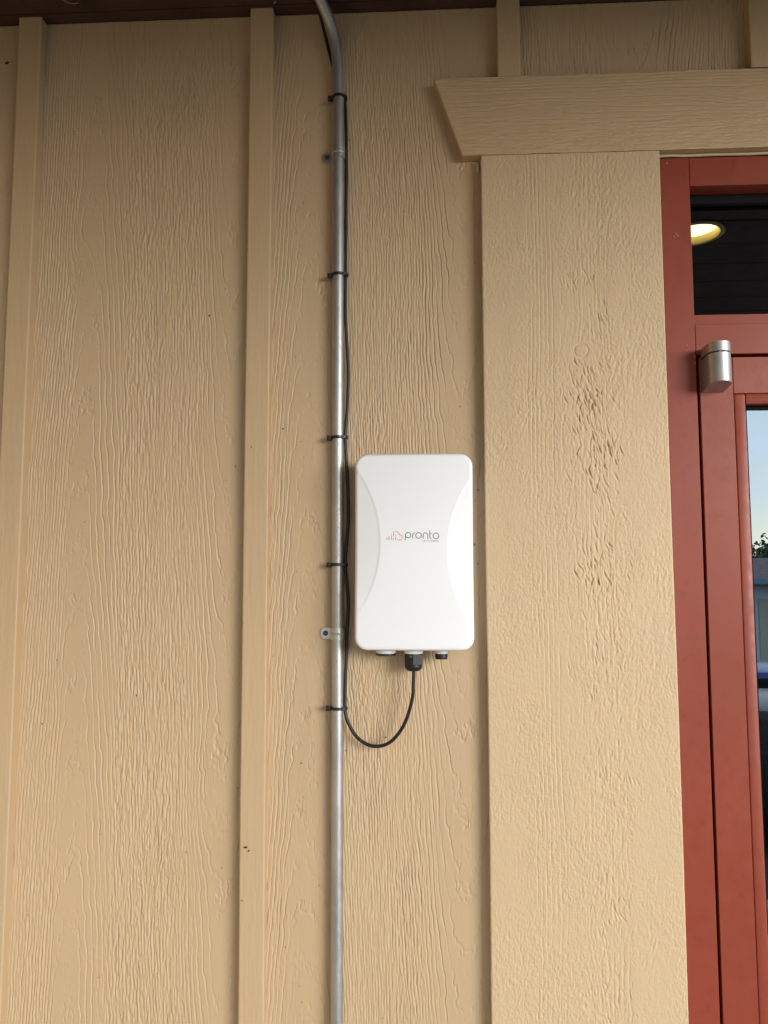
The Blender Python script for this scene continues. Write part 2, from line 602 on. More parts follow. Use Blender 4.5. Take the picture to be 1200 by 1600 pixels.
def relief_board(name, mat, parent, xs, zs, yfront, yback, hfun, edge=1.2, left_right=None, wav=0.0, seed=0):
    """a board whose front carries real relief; hfun(U,Z) in mm (U from the left edge, Z absolute)"""
    X, Z = np.meshgrid(xs, zs)
    U, Zm = (X - xs[0]) * 1000, Z * 1000
    H = hfun(U, Zm)
    if edge:
        e = np.minimum(np.minimum(U, U[:, -1:] - U), 60)
        H = H - edge * np.clip(1 - e / 1.8, 0, 1) ** 2
    if left_right is not None:
        l, r = left_right(Z)
        t = (X - xs[0]) / (xs[-1] - xs[0])
        X = l + (r - l) * t
    if wav:
        X = X + wav * vn(Z / 0.5, Z * 0, seed) * 0.001
    Y = yfront - H * 0.001
    nz, nx = X.shape
    co = np.stack([X, Y, Z], -1).reshape(-1, 3)
    idx = np.arange(nz * nx).reshape(nz, nx)
    quads = np.stack([idx[:-1, :-1], idx[:-1, 1:], idx[1:, 1:], idx[1:, :-1]], -1).reshape(-1, 4)
    # skirts back to yback
    ring = np.concatenate([idx[0, :], idx[1:, -1], idx[-1, -2::-1], idx[-2:0:-1, 0]])
    back = co[ring].copy()
    back[:, 1] = yback
    b0 = len(co)
    dup_f = co[ring].copy()            # own vertices: crisp arris
    n = len(ring)
    co = np.concatenate([co, dup_f, back])
    i = np.arange(n)
    j = (i + 1) % n
    sk = np.stack([b0 + j, b0 + i, b0 + n + i, b0 + n + j], -1)
    quads = np.concatenate([quads, sk])
    me = np_mesh(name, co, quads)
    return link(name, me, mat, parent)


# =================================================================== the wall
CEIL = 2.623
DENSE_Z = (0.93, CEIL)
wall = thing('siding_wall', 'tan painted board and batten wall with embossed wood grain', 'wall', (0, 0, 0))

DX, DZ = 0.00075, 0.0022


def panel(x0, x1, z0, z1, dens, fine, seed, knots=(), depth=1.6, dense_x=None, swirls=(), climb=0.0):
    xs = axis_steps(x0, x1, DX, dense_x)
    zs = axis_steps(z0, z1, DZ, DENSE_Z if z0 < DENSE_Z[0] else None)
    return relief_board('siding_panel', M['siding'], wall, xs, zs, 0.0, 0.012,
                        lambda U, Z: grain(U, Z, dens, fine, seed, depth, knots, swirls=swirls, climb=climb), edge=0)


# far left panel (a strip in view)
panel(-1.052, -0.6575, 0.0, CEIL, [(0, .2), (230, .2), (290, .06), (340, .0), (395, -.06)], [(0, .8), (250, .6), (300, .15), (395, .1)],
      11, climb=1 / 90.0, dense_x=(-0.76, -0.6575))
# wide panel between the two left battens; u = 19.5 mm is the batten's edge
panel(-0.6570, -0.2615, 0.0, CEIL,
      [(0, -.23), (82, -.21), (92, -.05), (112, -.005), (122, .03), (130, .10), (162, .115), (174, .20), (285, .20), (306, .13), (330, .07), (352, .0), (370, -.05), (395, -.08)],
      [(0, .55), (84, .5), (96, .06), (122, .05), (130, .05), (160, .12), (178, .95), (280, .9), (310, .3), (335, .05), (395, .06)],
      23, knots=[(96, 2180, 17, 36, 5.2), (318, 1360, 22, 120, 1.6)],
      swirls=[(255, 2475, 50, 66, 9.0), (250, 1240, 46, 52, 4.5)],
      climb=1 / 120.0)
# panel behind the conduit and the white box
panel(-0.2610, 0.1410, 0.0, CEIL,
      [(0, .15), (42, .15), (58, .06), (84, .0), (108, -.05), (124, -.13), (140, -.235), (235, -.24), (268, -.19), (290, -.08), (322, .0), (350, .06), (402, .08)],
      [(0, .45), (46, .4), (64, .08), (115, .08), (130, .4), (146, .8), (245, .75), (280, .3), (300, .06), (402, .08)],
      37, knots=[(92, 1330, 20, 95, -1.6), (235, 1330, 22, 80, -1.8)],
      swirls=[(186, 1505, 38, 48, 6.0), (205, 2250, 24, 46, 3.0)],
      climb=-1 / 95.0, dense_x=(-0.2610, 0.105))
# strips above the door header
panel(0.1415, 0.5410, 2.36, CEIL, [(0, .18), (120, .21), (165, .08), (205, .0), (235, -.07), (290, -.2), (400, -.2)],
      [(0, .5), (130, .7), (170, .25), (240, .2), (300, .5), (400, .5)], 51, climb=1 / 80.0)
panel(0.5415, 0.940, 2.36, CEIL, [(0, .18), (400, .2)], [(0, .5), (400, .6)], 61, dense_x=(0.5415, 0.62))


def batten(x0, x1, z0, z1, seed, style='smooth', shear=0.0):
    xs = axis_steps(x0, x1, 0.0012)
    zs = axis_steps(z0, z1, 0.002, DENSE_Z if z0 < DENSE_Z[0] else None)

    def hf(U, Z):
        h = 0.08 * vn(U / 2.4, Z / 9, seed) + 0.13 * vn(U / 3, Z / 40, seed + 1) + 0.10 * vn(U / 14, Z / 120, seed + 2)
        if style == 'saw':            # slanted planer marks along the right arris
            m = np.exp(-((U - 31) / 5.0) ** 2) * sstep(-0.1, 0.4, vn(U / 90, Z / 130, seed + 3))
            h = h + 0.22 * m * np.sin((Z + U * 1.5) * 2 * math.pi / 7.5)
        if style == 'smooth':
            h = h + 0.06 * sstep(.2, .6, vn(U / 60, Z / 25, seed + 4)) * np.sin(Z * 2 * math.pi / 5.5 + vn(U / 9, Z / 20, seed))
        if style == 'pitted':
            p_ = vn(U / 2.6, Z / 3.6, seed + 5)
            h = h + 0.55 * np.clip(p_ + 0.25, -1, 0) * sstep(-.2, .4, vn(U / 30, Z / 45, seed + 6)) + 0.14 * vn(U / 2, Z / 3, seed + 7)
        return h
    lr = None
    if shear:
        zm = (z0 + z1) / 2
        lr = lambda Z: (x0 + shear * (Z - 1.8), x1 + shear * (Z - 1.8))
    return relief_board('batten', M['batten'], wall, xs, zs, -0.019, 0.001, hf, edge=1.0, left_right=lr, wav=1.0, seed=seed)


batten(-1.072, -1.034, 0, CEIL, 3)
batten(-0.6765, -0.638, 0, CEIL, 5, 'saw', 0.0)
batten(-0.2805, -0.2425, 0, CEIL, 7, 'smooth', -0.0035)
batten(0.123, 0.1595, 2.4895, CEIL, 9, 'pitted')
batten(0.5225, 0.560, 2.4905, CEIL, 13, 'pitted')
batten(0.921, 0.959, 2.4905, CEIL, 15)
MB().box(-1.40, 0.374, 0.0125, 0.11, 0, CEIL + 0.05).box(0.3745, 2.6, 0.0125, 0.11, 2.364, CEIL + 0.05) \
    .box(1.46, 2.6, 0.0125, 0.11, 0, 2.3635).build('sheathing', M['sheath'], wall)

# unseen wall added at the left to cut sky light on the siding
ret = MB().box(-1.55, -1.40, -3.0, 0.012, 0, CEIL + 0.05, 0.004).build('added_shade_wall', M['batten'])
tag(ret, 'added tan wall out of view, shading the left side of the siding', 'wall')

# =================================================================== trim round the door
trim = thing('door_trim', 'wide rough sawn tan trim boards beside and above the red door', 'trim', (0.235, 0, 0))
TZ1 = 2.3565


def trim_h(U, Z):
    h = sawn(U, Z, 71, 0.45)
    # a run of open grain lines left of the middle
    gl = grain(U, Z, [(0, .012), (60, .012), (68, .16), (104, .14), (114, .06), (136, .05), (150, .16), (190, .14), (205, .012), (281, .012)],
               [(0, 0.0), (62, 0.0), (75, .15), (112, .15), (130, .35), (190, .5), (210, .05), (281, 0)], 83, 1.0,
               knots=[(150, 1180, 16, 90, 2.4), (140, 1060, 14, 70, -2.4), (146, 2010, 22, 26, 2.4), (125, 2240, 10, 60, 1.6)], drift=0.55, jag=0.7)
    zone = sstep(56, 74, U) * (1 - sstep(205, 225, U))
    h = h + gl * zone * (0.75 + 0.25 * vn(U / 30, Z / 140, 90))
    # slanting torn band right of the middle
    tb = vn((U - 0.25 * Z) / 3.0, (Z + 0.25 * U) / 9.0, 93)
    h = h + 0.45 * np.clip(tb, -1, 0.2) * sstep(0.0, .5, vn(U / 60, Z / 120, 94)) * sstep(95, 150, U)
    # knot: a flat patch with one ring
    r = np.sqrt((U - 151) ** 2 + ((Z - 2035)) ** 2)
    flat = np.exp(-(((U - 148) / 32) ** 2 + ((Z - 2035) / 18) ** 2) ** 2)
    h = h * (1 - 0.85 * flat)
    h = h - 1.25 * np.exp(-((r - 10.5 + 0.8 * vn(U / 5, Z / 5, 95)) / 1.1) ** 2)
    g = []
    rr = random.Random(5)
    for (cu, cz, su, sz, n, st) in ((165, 2150, 20, 9, 30, .8), (182, 2098, 9, 12, 14, 1.0), (170, 2070, 16, 14, 16, .6), (160, 1985, 14, 26, 60, 1.15),
                                    (158, 1940, 18, 20, 60, 1.1), (176, 1875, 22, 28, 90, 1.1), (165, 1835, 14, 14, 26, .9), (170, 1750, 18, 14, 24, .7),
                                    (168, 1695, 22, 20, 60, 1.0), (176, 1610, 22, 40, 46, .55), (165, 1500, 22, 50, 60, .5), (180, 1390, 20, 26, 30, .5),
                                    (165, 1310, 16, 34, 30, .4), (182, 1205, 18, 26, 36, .6), (170, 1080, 20, 40, 44, .55), (140, 2270, 20, 30, 12, .4)):
        for _ in range(n):
            L = rr.uniform(7, 21)
            ang = rr.gauss(-0.28 if rr.random() < 0.9 else 0.3, 0.17)
            g.append((rr.gauss(cu, su * 0.85), rr.gauss(cz, sz * 1.15), L, ang, rr.uniform(0.45, 0.7), st * 1.5 * rr.uniform(0.2, 1.4)))
    gashes(h, U, Z, g)
    # faint full-width blade stops
    for zz in (1975, 1830, 1695, 2235, 2100):
        h = h - 0.13 * np.exp(-((Z - zz - 2 * vn(U / 60, Z * 0, 96)) / 1.6) ** 2)
    return h


relief_board('side_board', M['trim'], trim, axis_steps(0.094, 0.375, 0.0009),
             axis_steps(0.0, TZ1, 0.0014, (0.98, TZ1)), -0.019, 0.001, trim_h, edge=1.1, wav=1.2, seed=4)
MB().box(1.4605, 1.742, -0.019, 0.001, 0, TZ1, 0.001).build('side_board', M['trim'], trim)


def header_h(U, Z):
    Zr = Z - 2357.0
    h = grain(Zr, U, [(0, .08), (45, .08), (56, .13), (94, .11), (100, .05), (112, .2), (132, .2)],
              [(0, .7), (50, .7), (65, .3), (105, .2), (115, .5), (132, .5)], 101, 1.8,
              knots=[(80, 505, 16, 75, 1.7), (78, 170, 10, 80, -1.2)], drift=0.5, jag=0.8)
    h = h + 0.6 * sawn(Zr, U, 105, 0.5) * (1 - sstep(40, 75, Zr))
    return h


HX0t, HX0b = 0.0190, 0.0640


def header_lr(Z):
    t = (Z - 2.3575) / (2.4885 - 2.3575)
    return HX0b + (HX0t - HX0b) * t, 1.775 + 0.045 * t


hx = np.concatenate([np.linspace(0.03, 0.62, 440), np.linspace(0.64, 1.8, 30)])
relief_board('header_board', M['header'], trim, hx, axis_steps(2.3575, 2.4885, 0.0011), -0.0192, 0.001, header_h, edge=0.9, left_right=header_lr)
# caulk: a blob in the corner and an uneven line above the frame
MB().tube(spline([(0.078, -0.001, 2.3545), (0.083, -0.002, 2.3535), (0.0885, -0.003, 2.351), (0.0895, -0.003, 2.343), (0.0892, -0.002, 2.336)], 5),
          [0.0012] * 5 + [0.0018] * 5 + [0.0032] * 5 + [0.0030] * 5 + [0.001], 8).build('caulk_bead', M['caulk'], trim, 40)
pts = [(0.377 + i * 0.02, -0.0055 - 0.0005 * math.sin(i * 2.3), 2.3545 + 0.0004 * math.sin(i * 1.7)) for i in range(54)]
MB().tube(pts, 0.0024, 8).build('caulk_bead', M['caulk'], trim, 40)

# =================================================================== door frame and transom
FY = -0.006
frame = thing('door_frame', 'red brown painted metal door frame with a dark glazed transom', 'door frame', (0.9, 0, 0))
BV = 0.0009
MB().box(0.3785, 0.4238, FY, 0.10, 0, 2.3505, BV).build('jamb', M['red'], frame)
MB().box(1.4112, 1.4565, FY, 0.10, 0, 2.3505, BV).build('jamb', M['red'], frame)
MB().box(0.4243, 1.4108, FY, 0.10, 2.3035, 2.3503, BV).build('head', M['red'], frame)
MB().box(0.4243, 1.4108, FY, 0.10, 2.0300, 2.0780, BV).build('transom_bar', M['red'], frame)
MB().box(0.4258, 1.4092, 0.002, 0.036, 2.0784, 2.0960, BV).build('glazing_bead', M['red'], frame)
MB().box(0.4258, 1.4092, 0.0235, 0.034, 2.2880, 2.3033, 0.001).build('gasket', M['black'], frame)
MB().box(0.4258, 0.4320, 0.026, 0.034, 2.0965, 2.2875, 0.0005).build('gasket', M['black'], frame)
MB().box(0.4250, 1.4100, 0.0365, 0.0425, 2.0790, 2.3030).build('pane', M['glass'], frame)
MB().box(0.4242, 0.4340, 0.012, 0.09, 0, 2.0295).box(0.4342, 1.4108, 0.030, 0.09, 2.0255, 2.0296).build('dark_gap_backing', M['black'], frame)  # black backing behind the door gaps, standing in for their shade
# scratches left in the paint of the jamb: little chipped curls
cb = MB()
for cx, cz, s in ((0.3985, 2.228, 1.0), (0.4010, 2.2245, 0.7), (0.3965, 2.222, 0.6), (0.389, 2.3435, 0.5), (0.410, 2.0455, 0.5), (0.4215, 2.028, 0.6), (0.422, 2.018, 0.5)):
    cb.tube(spline([(cx, FY - 0.0003, cz), (cx + 0.0012 * s, FY - 0.0006, cz - 0.003 * s), (cx + 0.0035 * s, FY - 0.0003, cz - 0.005 * s)], 4), 0.00045, 5)
kind(cb.build('chipped_paint', M['caulk'], frame), 'stuff')

# =================================================================== the door
door = thing('door', 'red brown glazed door reflecting the sky and parking lot', 'door', (0.92, 0, 0))
D0, D1 = 0.4282, 1.4068
MB().box(D0, 0.4788, FY, 0.042, 0.012, 2.0248, BV).build('stile', M['red'], door)
MB().box(D1 - 0.0443, D1, FY, 0.042, 0.012, 2.0248, BV).build('stile', M['red'], door)
MB().box(0.4793, D1 - 0.0448, FY, 0.042, 1.9672, 2.0248, BV).build('rail', M['red'], door)
MB().box(0.4793, D1 - 0.0448, FY, 0.042, 0.012, 0.27, BV).build('rail', M['red'], door)
MB().box(0.4795, 0.4970, FY + 0.0005, 0.0085, 0.272, 1.9667, 0.0022, 3).build('glazing_bead', M['red'], door, 35)
MB().box(0.4974, D1 - 0.0448, FY + 0.0005, 0.0085, 1.9505, 1.9667, 0.0015, 3).build('glazing_bead', M['red'], door, 35)
MB().box(0.4795, D1 - 0.0448, 0.0088, 0.0115, 1.9445, 1.9667).box(0.4795, 0.5000, 0.0088, 0.0115, 0.275, 1.9440).build('gasket', M['black'], door)
MB().box(0.4796, D1 - 0.0450, 0.012, 0.0185, 0.272, 1.9660).build('pane', M['glass'], door)

# pivot hinge with a D-shaped cover in two pieces
HXc, HW, HD = 0.4475, 0.0165, 0.046


def dprofile(n=18):
    p = [(HXc - HW, FY + 0.0)]
    for k in range(n + 1):
        a = math.pi * k / n
        p.append((HXc - HW * math.cos(a), FY - (HD - HW) - HW * math.sin(a)))
    p.append((HXc + HW, FY + 0.0))
    return p


def dshape(z0, z1, slant0=0.0):
    b = MB()
    pr = dprofile()
    lo = [b.bm.verts.new((x, y, z0 + slant0 * (FY - y) / HD)) for x, y in pr]
    hi = [b.bm.verts.new((x, y, z1)) for x, y in pr]
    n = len(pr)
    fs = [b.bm.faces.new(lo), b.bm.faces.new(list(reversed(hi)))]
    for i in range(n):
        j = (i + 1) % n
        b.bm.faces.new((lo[j], lo[i], hi[i], hi[j]))
    es = list({e for f in fs for e in f.edges})
    bmesh.ops.bevel(b.bm, geom=es, offset=0.0006, segments=2, affect='EDGES')
    return b


hinge = dshape(1.9690, 2.0205, 0.0075).build('hinge_cover', M['hinge'], door, 30)
dshape(2.0225, 2.0375).build('hinge_cap', M['hinge'], hinge, 30)
MB().prism([(x * 0.96 + HXc * 0.04, y * 0.97) for x, y in dprofile()], 2.0200, 2.0230, 'Z').build('hinge_washer', M['black'], hinge)

# =================================================================== conduit
cx_at = lambda z: -0.1322 - 0.0034 * (z - 1.04)
CR = 0.0092
cp = [(cx_at(z), -0.0108, z) for z in (0.0, 0.4, 0.8, 1.2, 1.6, 2.0, 2.3, 2.42)]
cp += spline([(cx_at(2.46), -0.0108, 2.46), (-0.1378, -0.0112, 2.50), (-0.1400, -0.0135, 2.54), (-0.1465, -0.021, 2.578), (-0.1590, -0.036, 2.607), (-0.180, -0.062, 2.640)], 8)
conduit = MB().tube(cp, CR, 28).build('conduit', M['galv'], None, 40)
tag(conduit, 'grey galvanised metal conduit running up the tan wall and bending at the ceiling', 'conduit')


def pipe_strap(z, label):
    x = cx_at(z)
    t = thing('pipe_strap', label, 'pipe strap', (x, 0, z), 'one hole straps on the conduit')
    hw = 0.0088
    b = MB()
    outer, inner = CR + 0.0019, CR + 0.0003
    n = 20
    ring = []
    for k in range(n + 1):
        a = math.pi * (1.0 - k / n) * 1.0 + 0
        ring.append((math.cos(a), -math.sin(a)))
    prof = [(-outer, 0.0)] + [(outer * c, -0.0108 + outer * s) for c, s in ring] + [(outer, 0.0)] + \
           [(inner, 0.0)] + [(inner * c, -0.0108 + inner * s) for c, s in reversed(ring)] + [(-inner, 0.0)]
    b.prism(prof, -hw, hw, 'Z')
    b.build('band', M['strap'], t, 40)
    # embossed rib on the band
    rb = MB().tube([((outer + 0.0001) * math.cos(a), -0.0108 - (outer + 0.0001) * math.sin(a), 0.0)
                    for a in [math.pi * (0.12 + 0.76 * k / 14) for k in range(15)]], 0.0011, 8)
    rb.build('rib', M['strap'], t, 60)
    # tab with a rounded end
    pts_ = [(-outer + 0.0005, -hw), (-outer + 0.0005, hw)]
    for k in range(11):
        a = math.pi / 2 + math.pi * k / 10
        sx, sz = math.cos(a), math.sin(a)
        pts_.append((-0.0215 + 0.0060 * sx, hw * 0.98 * (abs(sz) ** 0.6) * (1 if sz > 0 else -1)))
    tab = MB().prism(pts_, -0.0024, -0.0006, 'Y', 0.0004).build('tab', M['strap'], t)
    sc = MB().lathe([(0.0001, -0.0052), (0.0022, -0.0050), (0.0036, -0.0040), (0.0040, -0.0026), (0.0040, -0.0020)], (-0.0195, 0, 0), 16, 'Y')
    s = sc.build('screw', M['screw'], t, 40)
    return t


pipe_strap(2.3700, 'metal one hole strap holding the conduit high up, below the top cable tie')
pipe_strap(1.5975, 'metal one hole strap on the conduit beside the bottom of the white box')


# =================================================================== cable
def W(x, y, z):
    return (x, y, z)


cable_pts = [(-0.178, -0.036, 2.645), (-0.1690, -0.020, 2.612), (-0.1615, -0.010, 2.585), (-0.1555, -0.006, 2.560), (-0.1480, -0.0035, 2.530), (-0.1410, -0.0030, 2.505),
             (-0.1330, -0.0034, 2.487), (-0.1268, -0.0060, 2.462), (-0.1242, -0.0085, 2.40), (-0.1240, -0.0075, 2.33), (-0.1244, -0.007, 2.25),
             (-0.1240, -0.009, 2.168), (-0.1240, -0.009, 2.10), (-0.1195, -0.008, 2.01), (-0.1208, -0.009, 1.95), (-0.1235, -0.010, 1.903),
             (-0.1195, -0.008, 1.83), (-0.1185, -0.008, 1.77), (-0.1225, -0.010, 1.704), (-0.1180, -0.008, 1.65), (-0.1195, -0.008, 1.60),
             (-0.1215, -0.009, 1.53), (-0.1220, -0.010, 1.485), (-0.1165, -0.012, 1.463), (-0.1010, -0.016, 1.441), (-0.0780, -0.019, 1.4305),
             (-0.0530, -0.022, 1.437), (-0.0320, -0.026, 1.463), (-0.0195, -0.029, 1.500), (-0.0170, -0.030, 1.530), (-0.0170, -0.030, 1.553)]
cable = MB().tube(spline(cable_pts, 8), 0.0026, 14).build('cable', M['cable'], None, 60)
tag(cable, 'thin black cable tied along the conduit and looping up into the white box', 'cable')


def cable_tie(z, label, tilt):
    x = cx_at(z)
    t = thing('cable_tie', label, 'cable tie', (x, -0.0108, z), 'black ties holding the cable to the conduit')
    # hull of the conduit and the cable
    near = min(spline(cable_pts, 8), key=lambda p: abs(p.z - z) + (1 if p.z < 1.47 and p.x > -0.11 else 0))
    cxr, cyr = near.x - x, near.y + 0.0108
    prof = []
    for k in range(64):
        a = 2 * math.pi * k / 64
        d1 = CR + 0.0003
        d2 = cxr * math.cos(a) + cyr * math.sin(a) + 0.0029
        prof.append((a, max(d1, d2)))
    b = MB()
    rows = []
    hw = 0.0023
    for a, d in prof:
        c, s = math.cos(a), math.sin(a)
        zz = tilt * c * d
        rows.append([b.bm.verts.new((c * r_, s * r_, zz + h_)) for r_, h_ in ((d, -hw), (d + 0.0013, -hw), (d + 0.0013, hw), (d, hw))])
    for i in range(64):
        j = (i + 1) % 64
        for k in range(4):
            l = (k + 1) % 4
            b.bm.faces.new((rows[i][k], rows[j][k], rows[j][l], rows[i][l]))
    b.build('strap', M['plastic'], t, 35)
    zz = -tilt * CR
    hd = MB().box(-CR - 0.0078, -CR - 0.0012, -0.0045, 0.0025, zz - 0.0042, zz + 0.0032, 0.0008)
    hd.build('head', M['plastic'], t, 35)
    MB().box(-CR - 0.0062, -CR - 0.0028, -0.0058, -0.0044, zz - 0.0018, zz + 0.0018, 0.0004).build('cut_tail', M['plastic'], t)
    return t


for z, lab, tl in ((2.467, 'topmost black cable tie, just below the bend of the conduit', 0.10),
                   (2.167, 'black cable tie on the conduit, second from the top', 0.06),
                   (1.903, 'black cable tie just above the level of the white box top', 0.02),
                   (1.7035, 'black cable tie halfway down beside the white box', 0.0),
                   (1.485, 'lowest black cable tie, where the cable leaves the conduit in a loop', -0.02)):
    cable_tie(z, lab, tl)

# =================================================================== white network enclosure
BX, BZ, BWd, BHt = -0.0155, 1.7225, 0.1765, 0.2925
box = thing('network_enclosure', 'white plastic outdoor network box with an orange and grey printed logo', 'network box', (BX, 0, BZ))
YF = -0.062


def rrect(hw, hh, r, n=14):
    p = []
    for cx_, cz_, a0 in ((hw - r, hh - r, 0), (-hw + r, hh - r, 90), (-hw + r, -hh + r, 180), (hw - r, -hh + r, 270)):
        for k in range(n + 1):
            a = R(a0 + 90 * k / n)
            p.append((cx_ + r * math.cos(a), cz_ + r * math.sin(a)))
    return p


def resample(p, n):
    P = np.array(p + [p[0]])
    s = np.concatenate([[0], np.cumsum(np.hypot(*np.diff(P, axis=0).T))])
    t = np.linspace(0, s[-1], n, endpoint=False)
    return np.stack([np.interp(t, s, P[:, 0]), np.interp(t, s, P[:, 1])], -1)


def cover_mesh():
    """front cover: gently domed with a lens-shaped scoop on each side; regular grid mapped to the rounded outline"""
    hw, hh, r = BWd / 2, BHt / 2, 0.019
    nx, nz = 151, 241
    s = np.linspace(-1, 1, nx)
    t = np.linspace(-1, 1, nz)
    S, T = np.meshgrid(s, t)
    Z = T * hh
    ez = np.maximum(np.abs(Z) - (hh - r), 0)
    half = hw - r + np.sqrt(np.maximum(r * r - ez * ez, 0))
    X = S * half

    def scoop(sign, Rr, cxx, czz, k):
        d = Rr - np.hypot(X - sign * cxx, Z - czz)
        d = np.maximum(d, 0)
        return k * d + 0.0006 * (1 - np.exp(-d / 0.0012))
    rr = 0.186
    left = scoop(-1, rr, rr + hw - 0.0385, 0.013, 0.12)
    fade = sstep(-0.115, -0.02, Z)
    left = left * (0.25 + 0.75 * fade)
    right = scoop(1, rr, rr + hw - 0.0385, 0.0, 0.12)
    dome = 0.0035 * ((X / hw) ** 2) + 0.002 * (Z / hh) ** 2
    # distance to the outline for the rolled edge
    dx_ = np.abs(X) - (hw - r)
    dz_ = np.abs(Z) - (hh - r)
    dist = np.where((dx_ > 0) & (dz_ > 0), r - np.hypot(np.maximum(dx_, 0), np.maximum(dz_, 0)), np.minimum(hw - np.abs(X), hh - np.abs(Z)))
    dist = np.maximum(dist, 0)
    e = 0.005
    roll = np.where(dist < e, e - np.sqrt(np.maximum(e * e - (e - dist) ** 2, 0)), 0)
    Y = YF + left + right + dome + roll
    co = np.stack([X, Y, Z], -1).reshape(-1, 3)
    idx = np.arange(nx * nz).reshape(nz, nx)
    quads = np.stack([idx[:-1, :-1], idx[:-1, 1:], idx[1:, 1:], idx[1:, :-1]], -1).reshape(-1, 4)
    ring = np.concatenate([idx[0, :], idx[1:, -1], idx[-1, -2::-1], idx[-2:0:-1, 0]])
    back = co[ring].copy()
    back[:, 1] = -0.040
    b0 = len(co)
    n = len(ring)
    co = np.concatenate([co, back])
    i = np.arange(n)
    j = (i + 1) % n
    quads = np.concatenate([quads, np.stack([ring[j], ring[i], b0 + i, b0 + j], -1)])
    return np_mesh('front_cover', co, quads)


link('front_cover', cover_mesh(), M['white'], box)
MB().prism(rrect(BWd / 2 - 0.0035, BHt / 2 - 0.0035, 0.017), -0.0405, -0.012, 'Y', 0.002).build('housing', M['white'], box, 30)
MB().box(-0.045, 0.045, -0.0125, 0.001, -0.09, 0.09, 0.001).build('mounting_plate', M['strap'], box)
ZB = -BHt / 2 + 0.0035
# port caps and the cable gland below
for px_, rw in ((-0.0430, 0.0150), (0.0405, 0.0095)):
    small = rw < 0.012
    col = MB().lathe([(rw * 0.97, 0.003), (rw, -0.001), (rw, -0.0085), (rw * 0.96, -0.010)], (px_, -0.028, ZB), 28)
    port = col.build('port', M['white_ring'], box, 40)
    if small:
        MB().lathe([(rw * .9, -0.0095), (rw * 1.0, -0.0105), (rw * 1.0, -0.0150), (rw * 0.93, -0.0152), (rw * 0.93, -0.0162), (rw * 0.98, -0.0166), (rw * 0.96, -0.0180), (rw * .5, -0.0184)],
                   (px_, -0.028, ZB), 28).build('port_cap', M['plastic'], port, 40)
    else:
        MB().lathe([(rw * .95, -0.0095), (rw * 1.04, -0.0103), (rw * 1.04, -0.0120), (rw * .9, -0.0132), (rw * .4, -0.0136)], (px_, -0.028, ZB), 28) \
            .build('port_cap', M['plastic'], port, 40)
GX = -0.0015
ring_ = MB().lathe([(0.0140, 0.003), (0.0145, -0.001), (0.0145, -0.0085), (0.0138, -0.010)], (GX, -0.028, ZB), 28).build('port', M['white_ring'], box, 40)
gl = MB()
hexp = [(GX + 0.0150 * math.cos(R(60 * k + 30)), -0.028 + 0.0150 * math.sin(R(60 * k + 30))) for k in range(6)]
gl.prism(hexp, ZB - 0.0270, ZB - 0.0100, 'Z', 0.0012)
gland = gl.build('cable_gland', M['plastic'], ring_)
MB().lathe([(0.0128, 0.0), (0.0132, -0.003), (0.0118, -0.0065), (0.0085, -0.0090), (0.0045, -0.0098)], (GX, -0.028, ZB - 0.0268), 28).build('gland_nut', M['plastic'], ring_, 40)
MB().box(GX - 0.0055, GX + 0.0055, -0.028 - 0.0139, -0.028 - 0.0128, ZB - 0.0155, ZB - 0.0120, 0.0002).build('gland_mark', simple('grey nylon', (0.06, 0.06, 0.063), .5), ring_)


# printed logo: strokes laid on the cover, in tenths of a print unit
def strokes(lines, width, name, mat, parent):
    b = MB()
    sc = 0.0000951

    def xy(q):
        return (q[0] - 573) * sc, (530 - q[1]) * sc

    def yy(x, z):
        hw, hh = BWd / 2, BHt / 2
        return YF + 0.0035 * (x / hw) ** 2 + 0.002 * (z / hh) ** 2
    wd = width * sc / 2
    for ln in lines:
        P = [Vector(xy(q)) for q in ln]
        L, Rr = [], []
        for i, p in enumerate(P):
            t = (P[min(i + 1, len(P) - 1)] - P[max(i - 1, 0)]).normalized()
            nrm = Vector((-t.y, t.x)) * wd
            if i == 0:
                p = p - t * wd * 0.5
            if i == len(P) - 1:
                p = p + t * wd * 0.5
            L.append(p + nrm)
            Rr.append(p - nrm)
        up = 0.00012
        va = [b.bm.verts.new((p.x, yy(p.x, p.y) - up, p.y)) for p in L]
        vb = [b.bm.verts.new((p.x, yy(p.x, p.y) - up, p.y)) for p in Rr]
        for i in range(len(P) - 1):
            b.bm.faces.new((va[i], vb[i], vb[i + 1], va[i + 1]))
    o = b.build(name, mat, parent)
    return o


def arc(cx_, cy_, r, a0, a1, n=18):
    return [(cx_ + r * math.cos(R(a0 + (a1 - a0) * k / n)), cy_ - r * math.sin(R(a0 + (a1 - a0) * k / n))) for k in range(n + 1)]


word = [arc(487, 282, 42, 0, 360, 28), [(444, 282), (444, 358)],
        [(558, 330)] + arc(592, 280, 34, 180, 92, 8),
        arc(648, 287, 44, 0, 360, 28),
        [(719, 335)] + arc(756, 284, 37, 180, 0, 14) + [(793, 335)],
        [(824, 212), (824, 315)] + arc(846, 315, 20, 180, 270, 6), [(824, 262), (850, 262)],
        arc(919, 294, 45, 0, 360, 28)]
strokes(word, 11, 'logo_lettering', M['ink'], box)
nx0, nw, nt_, nb = 702, 20, 362, 387


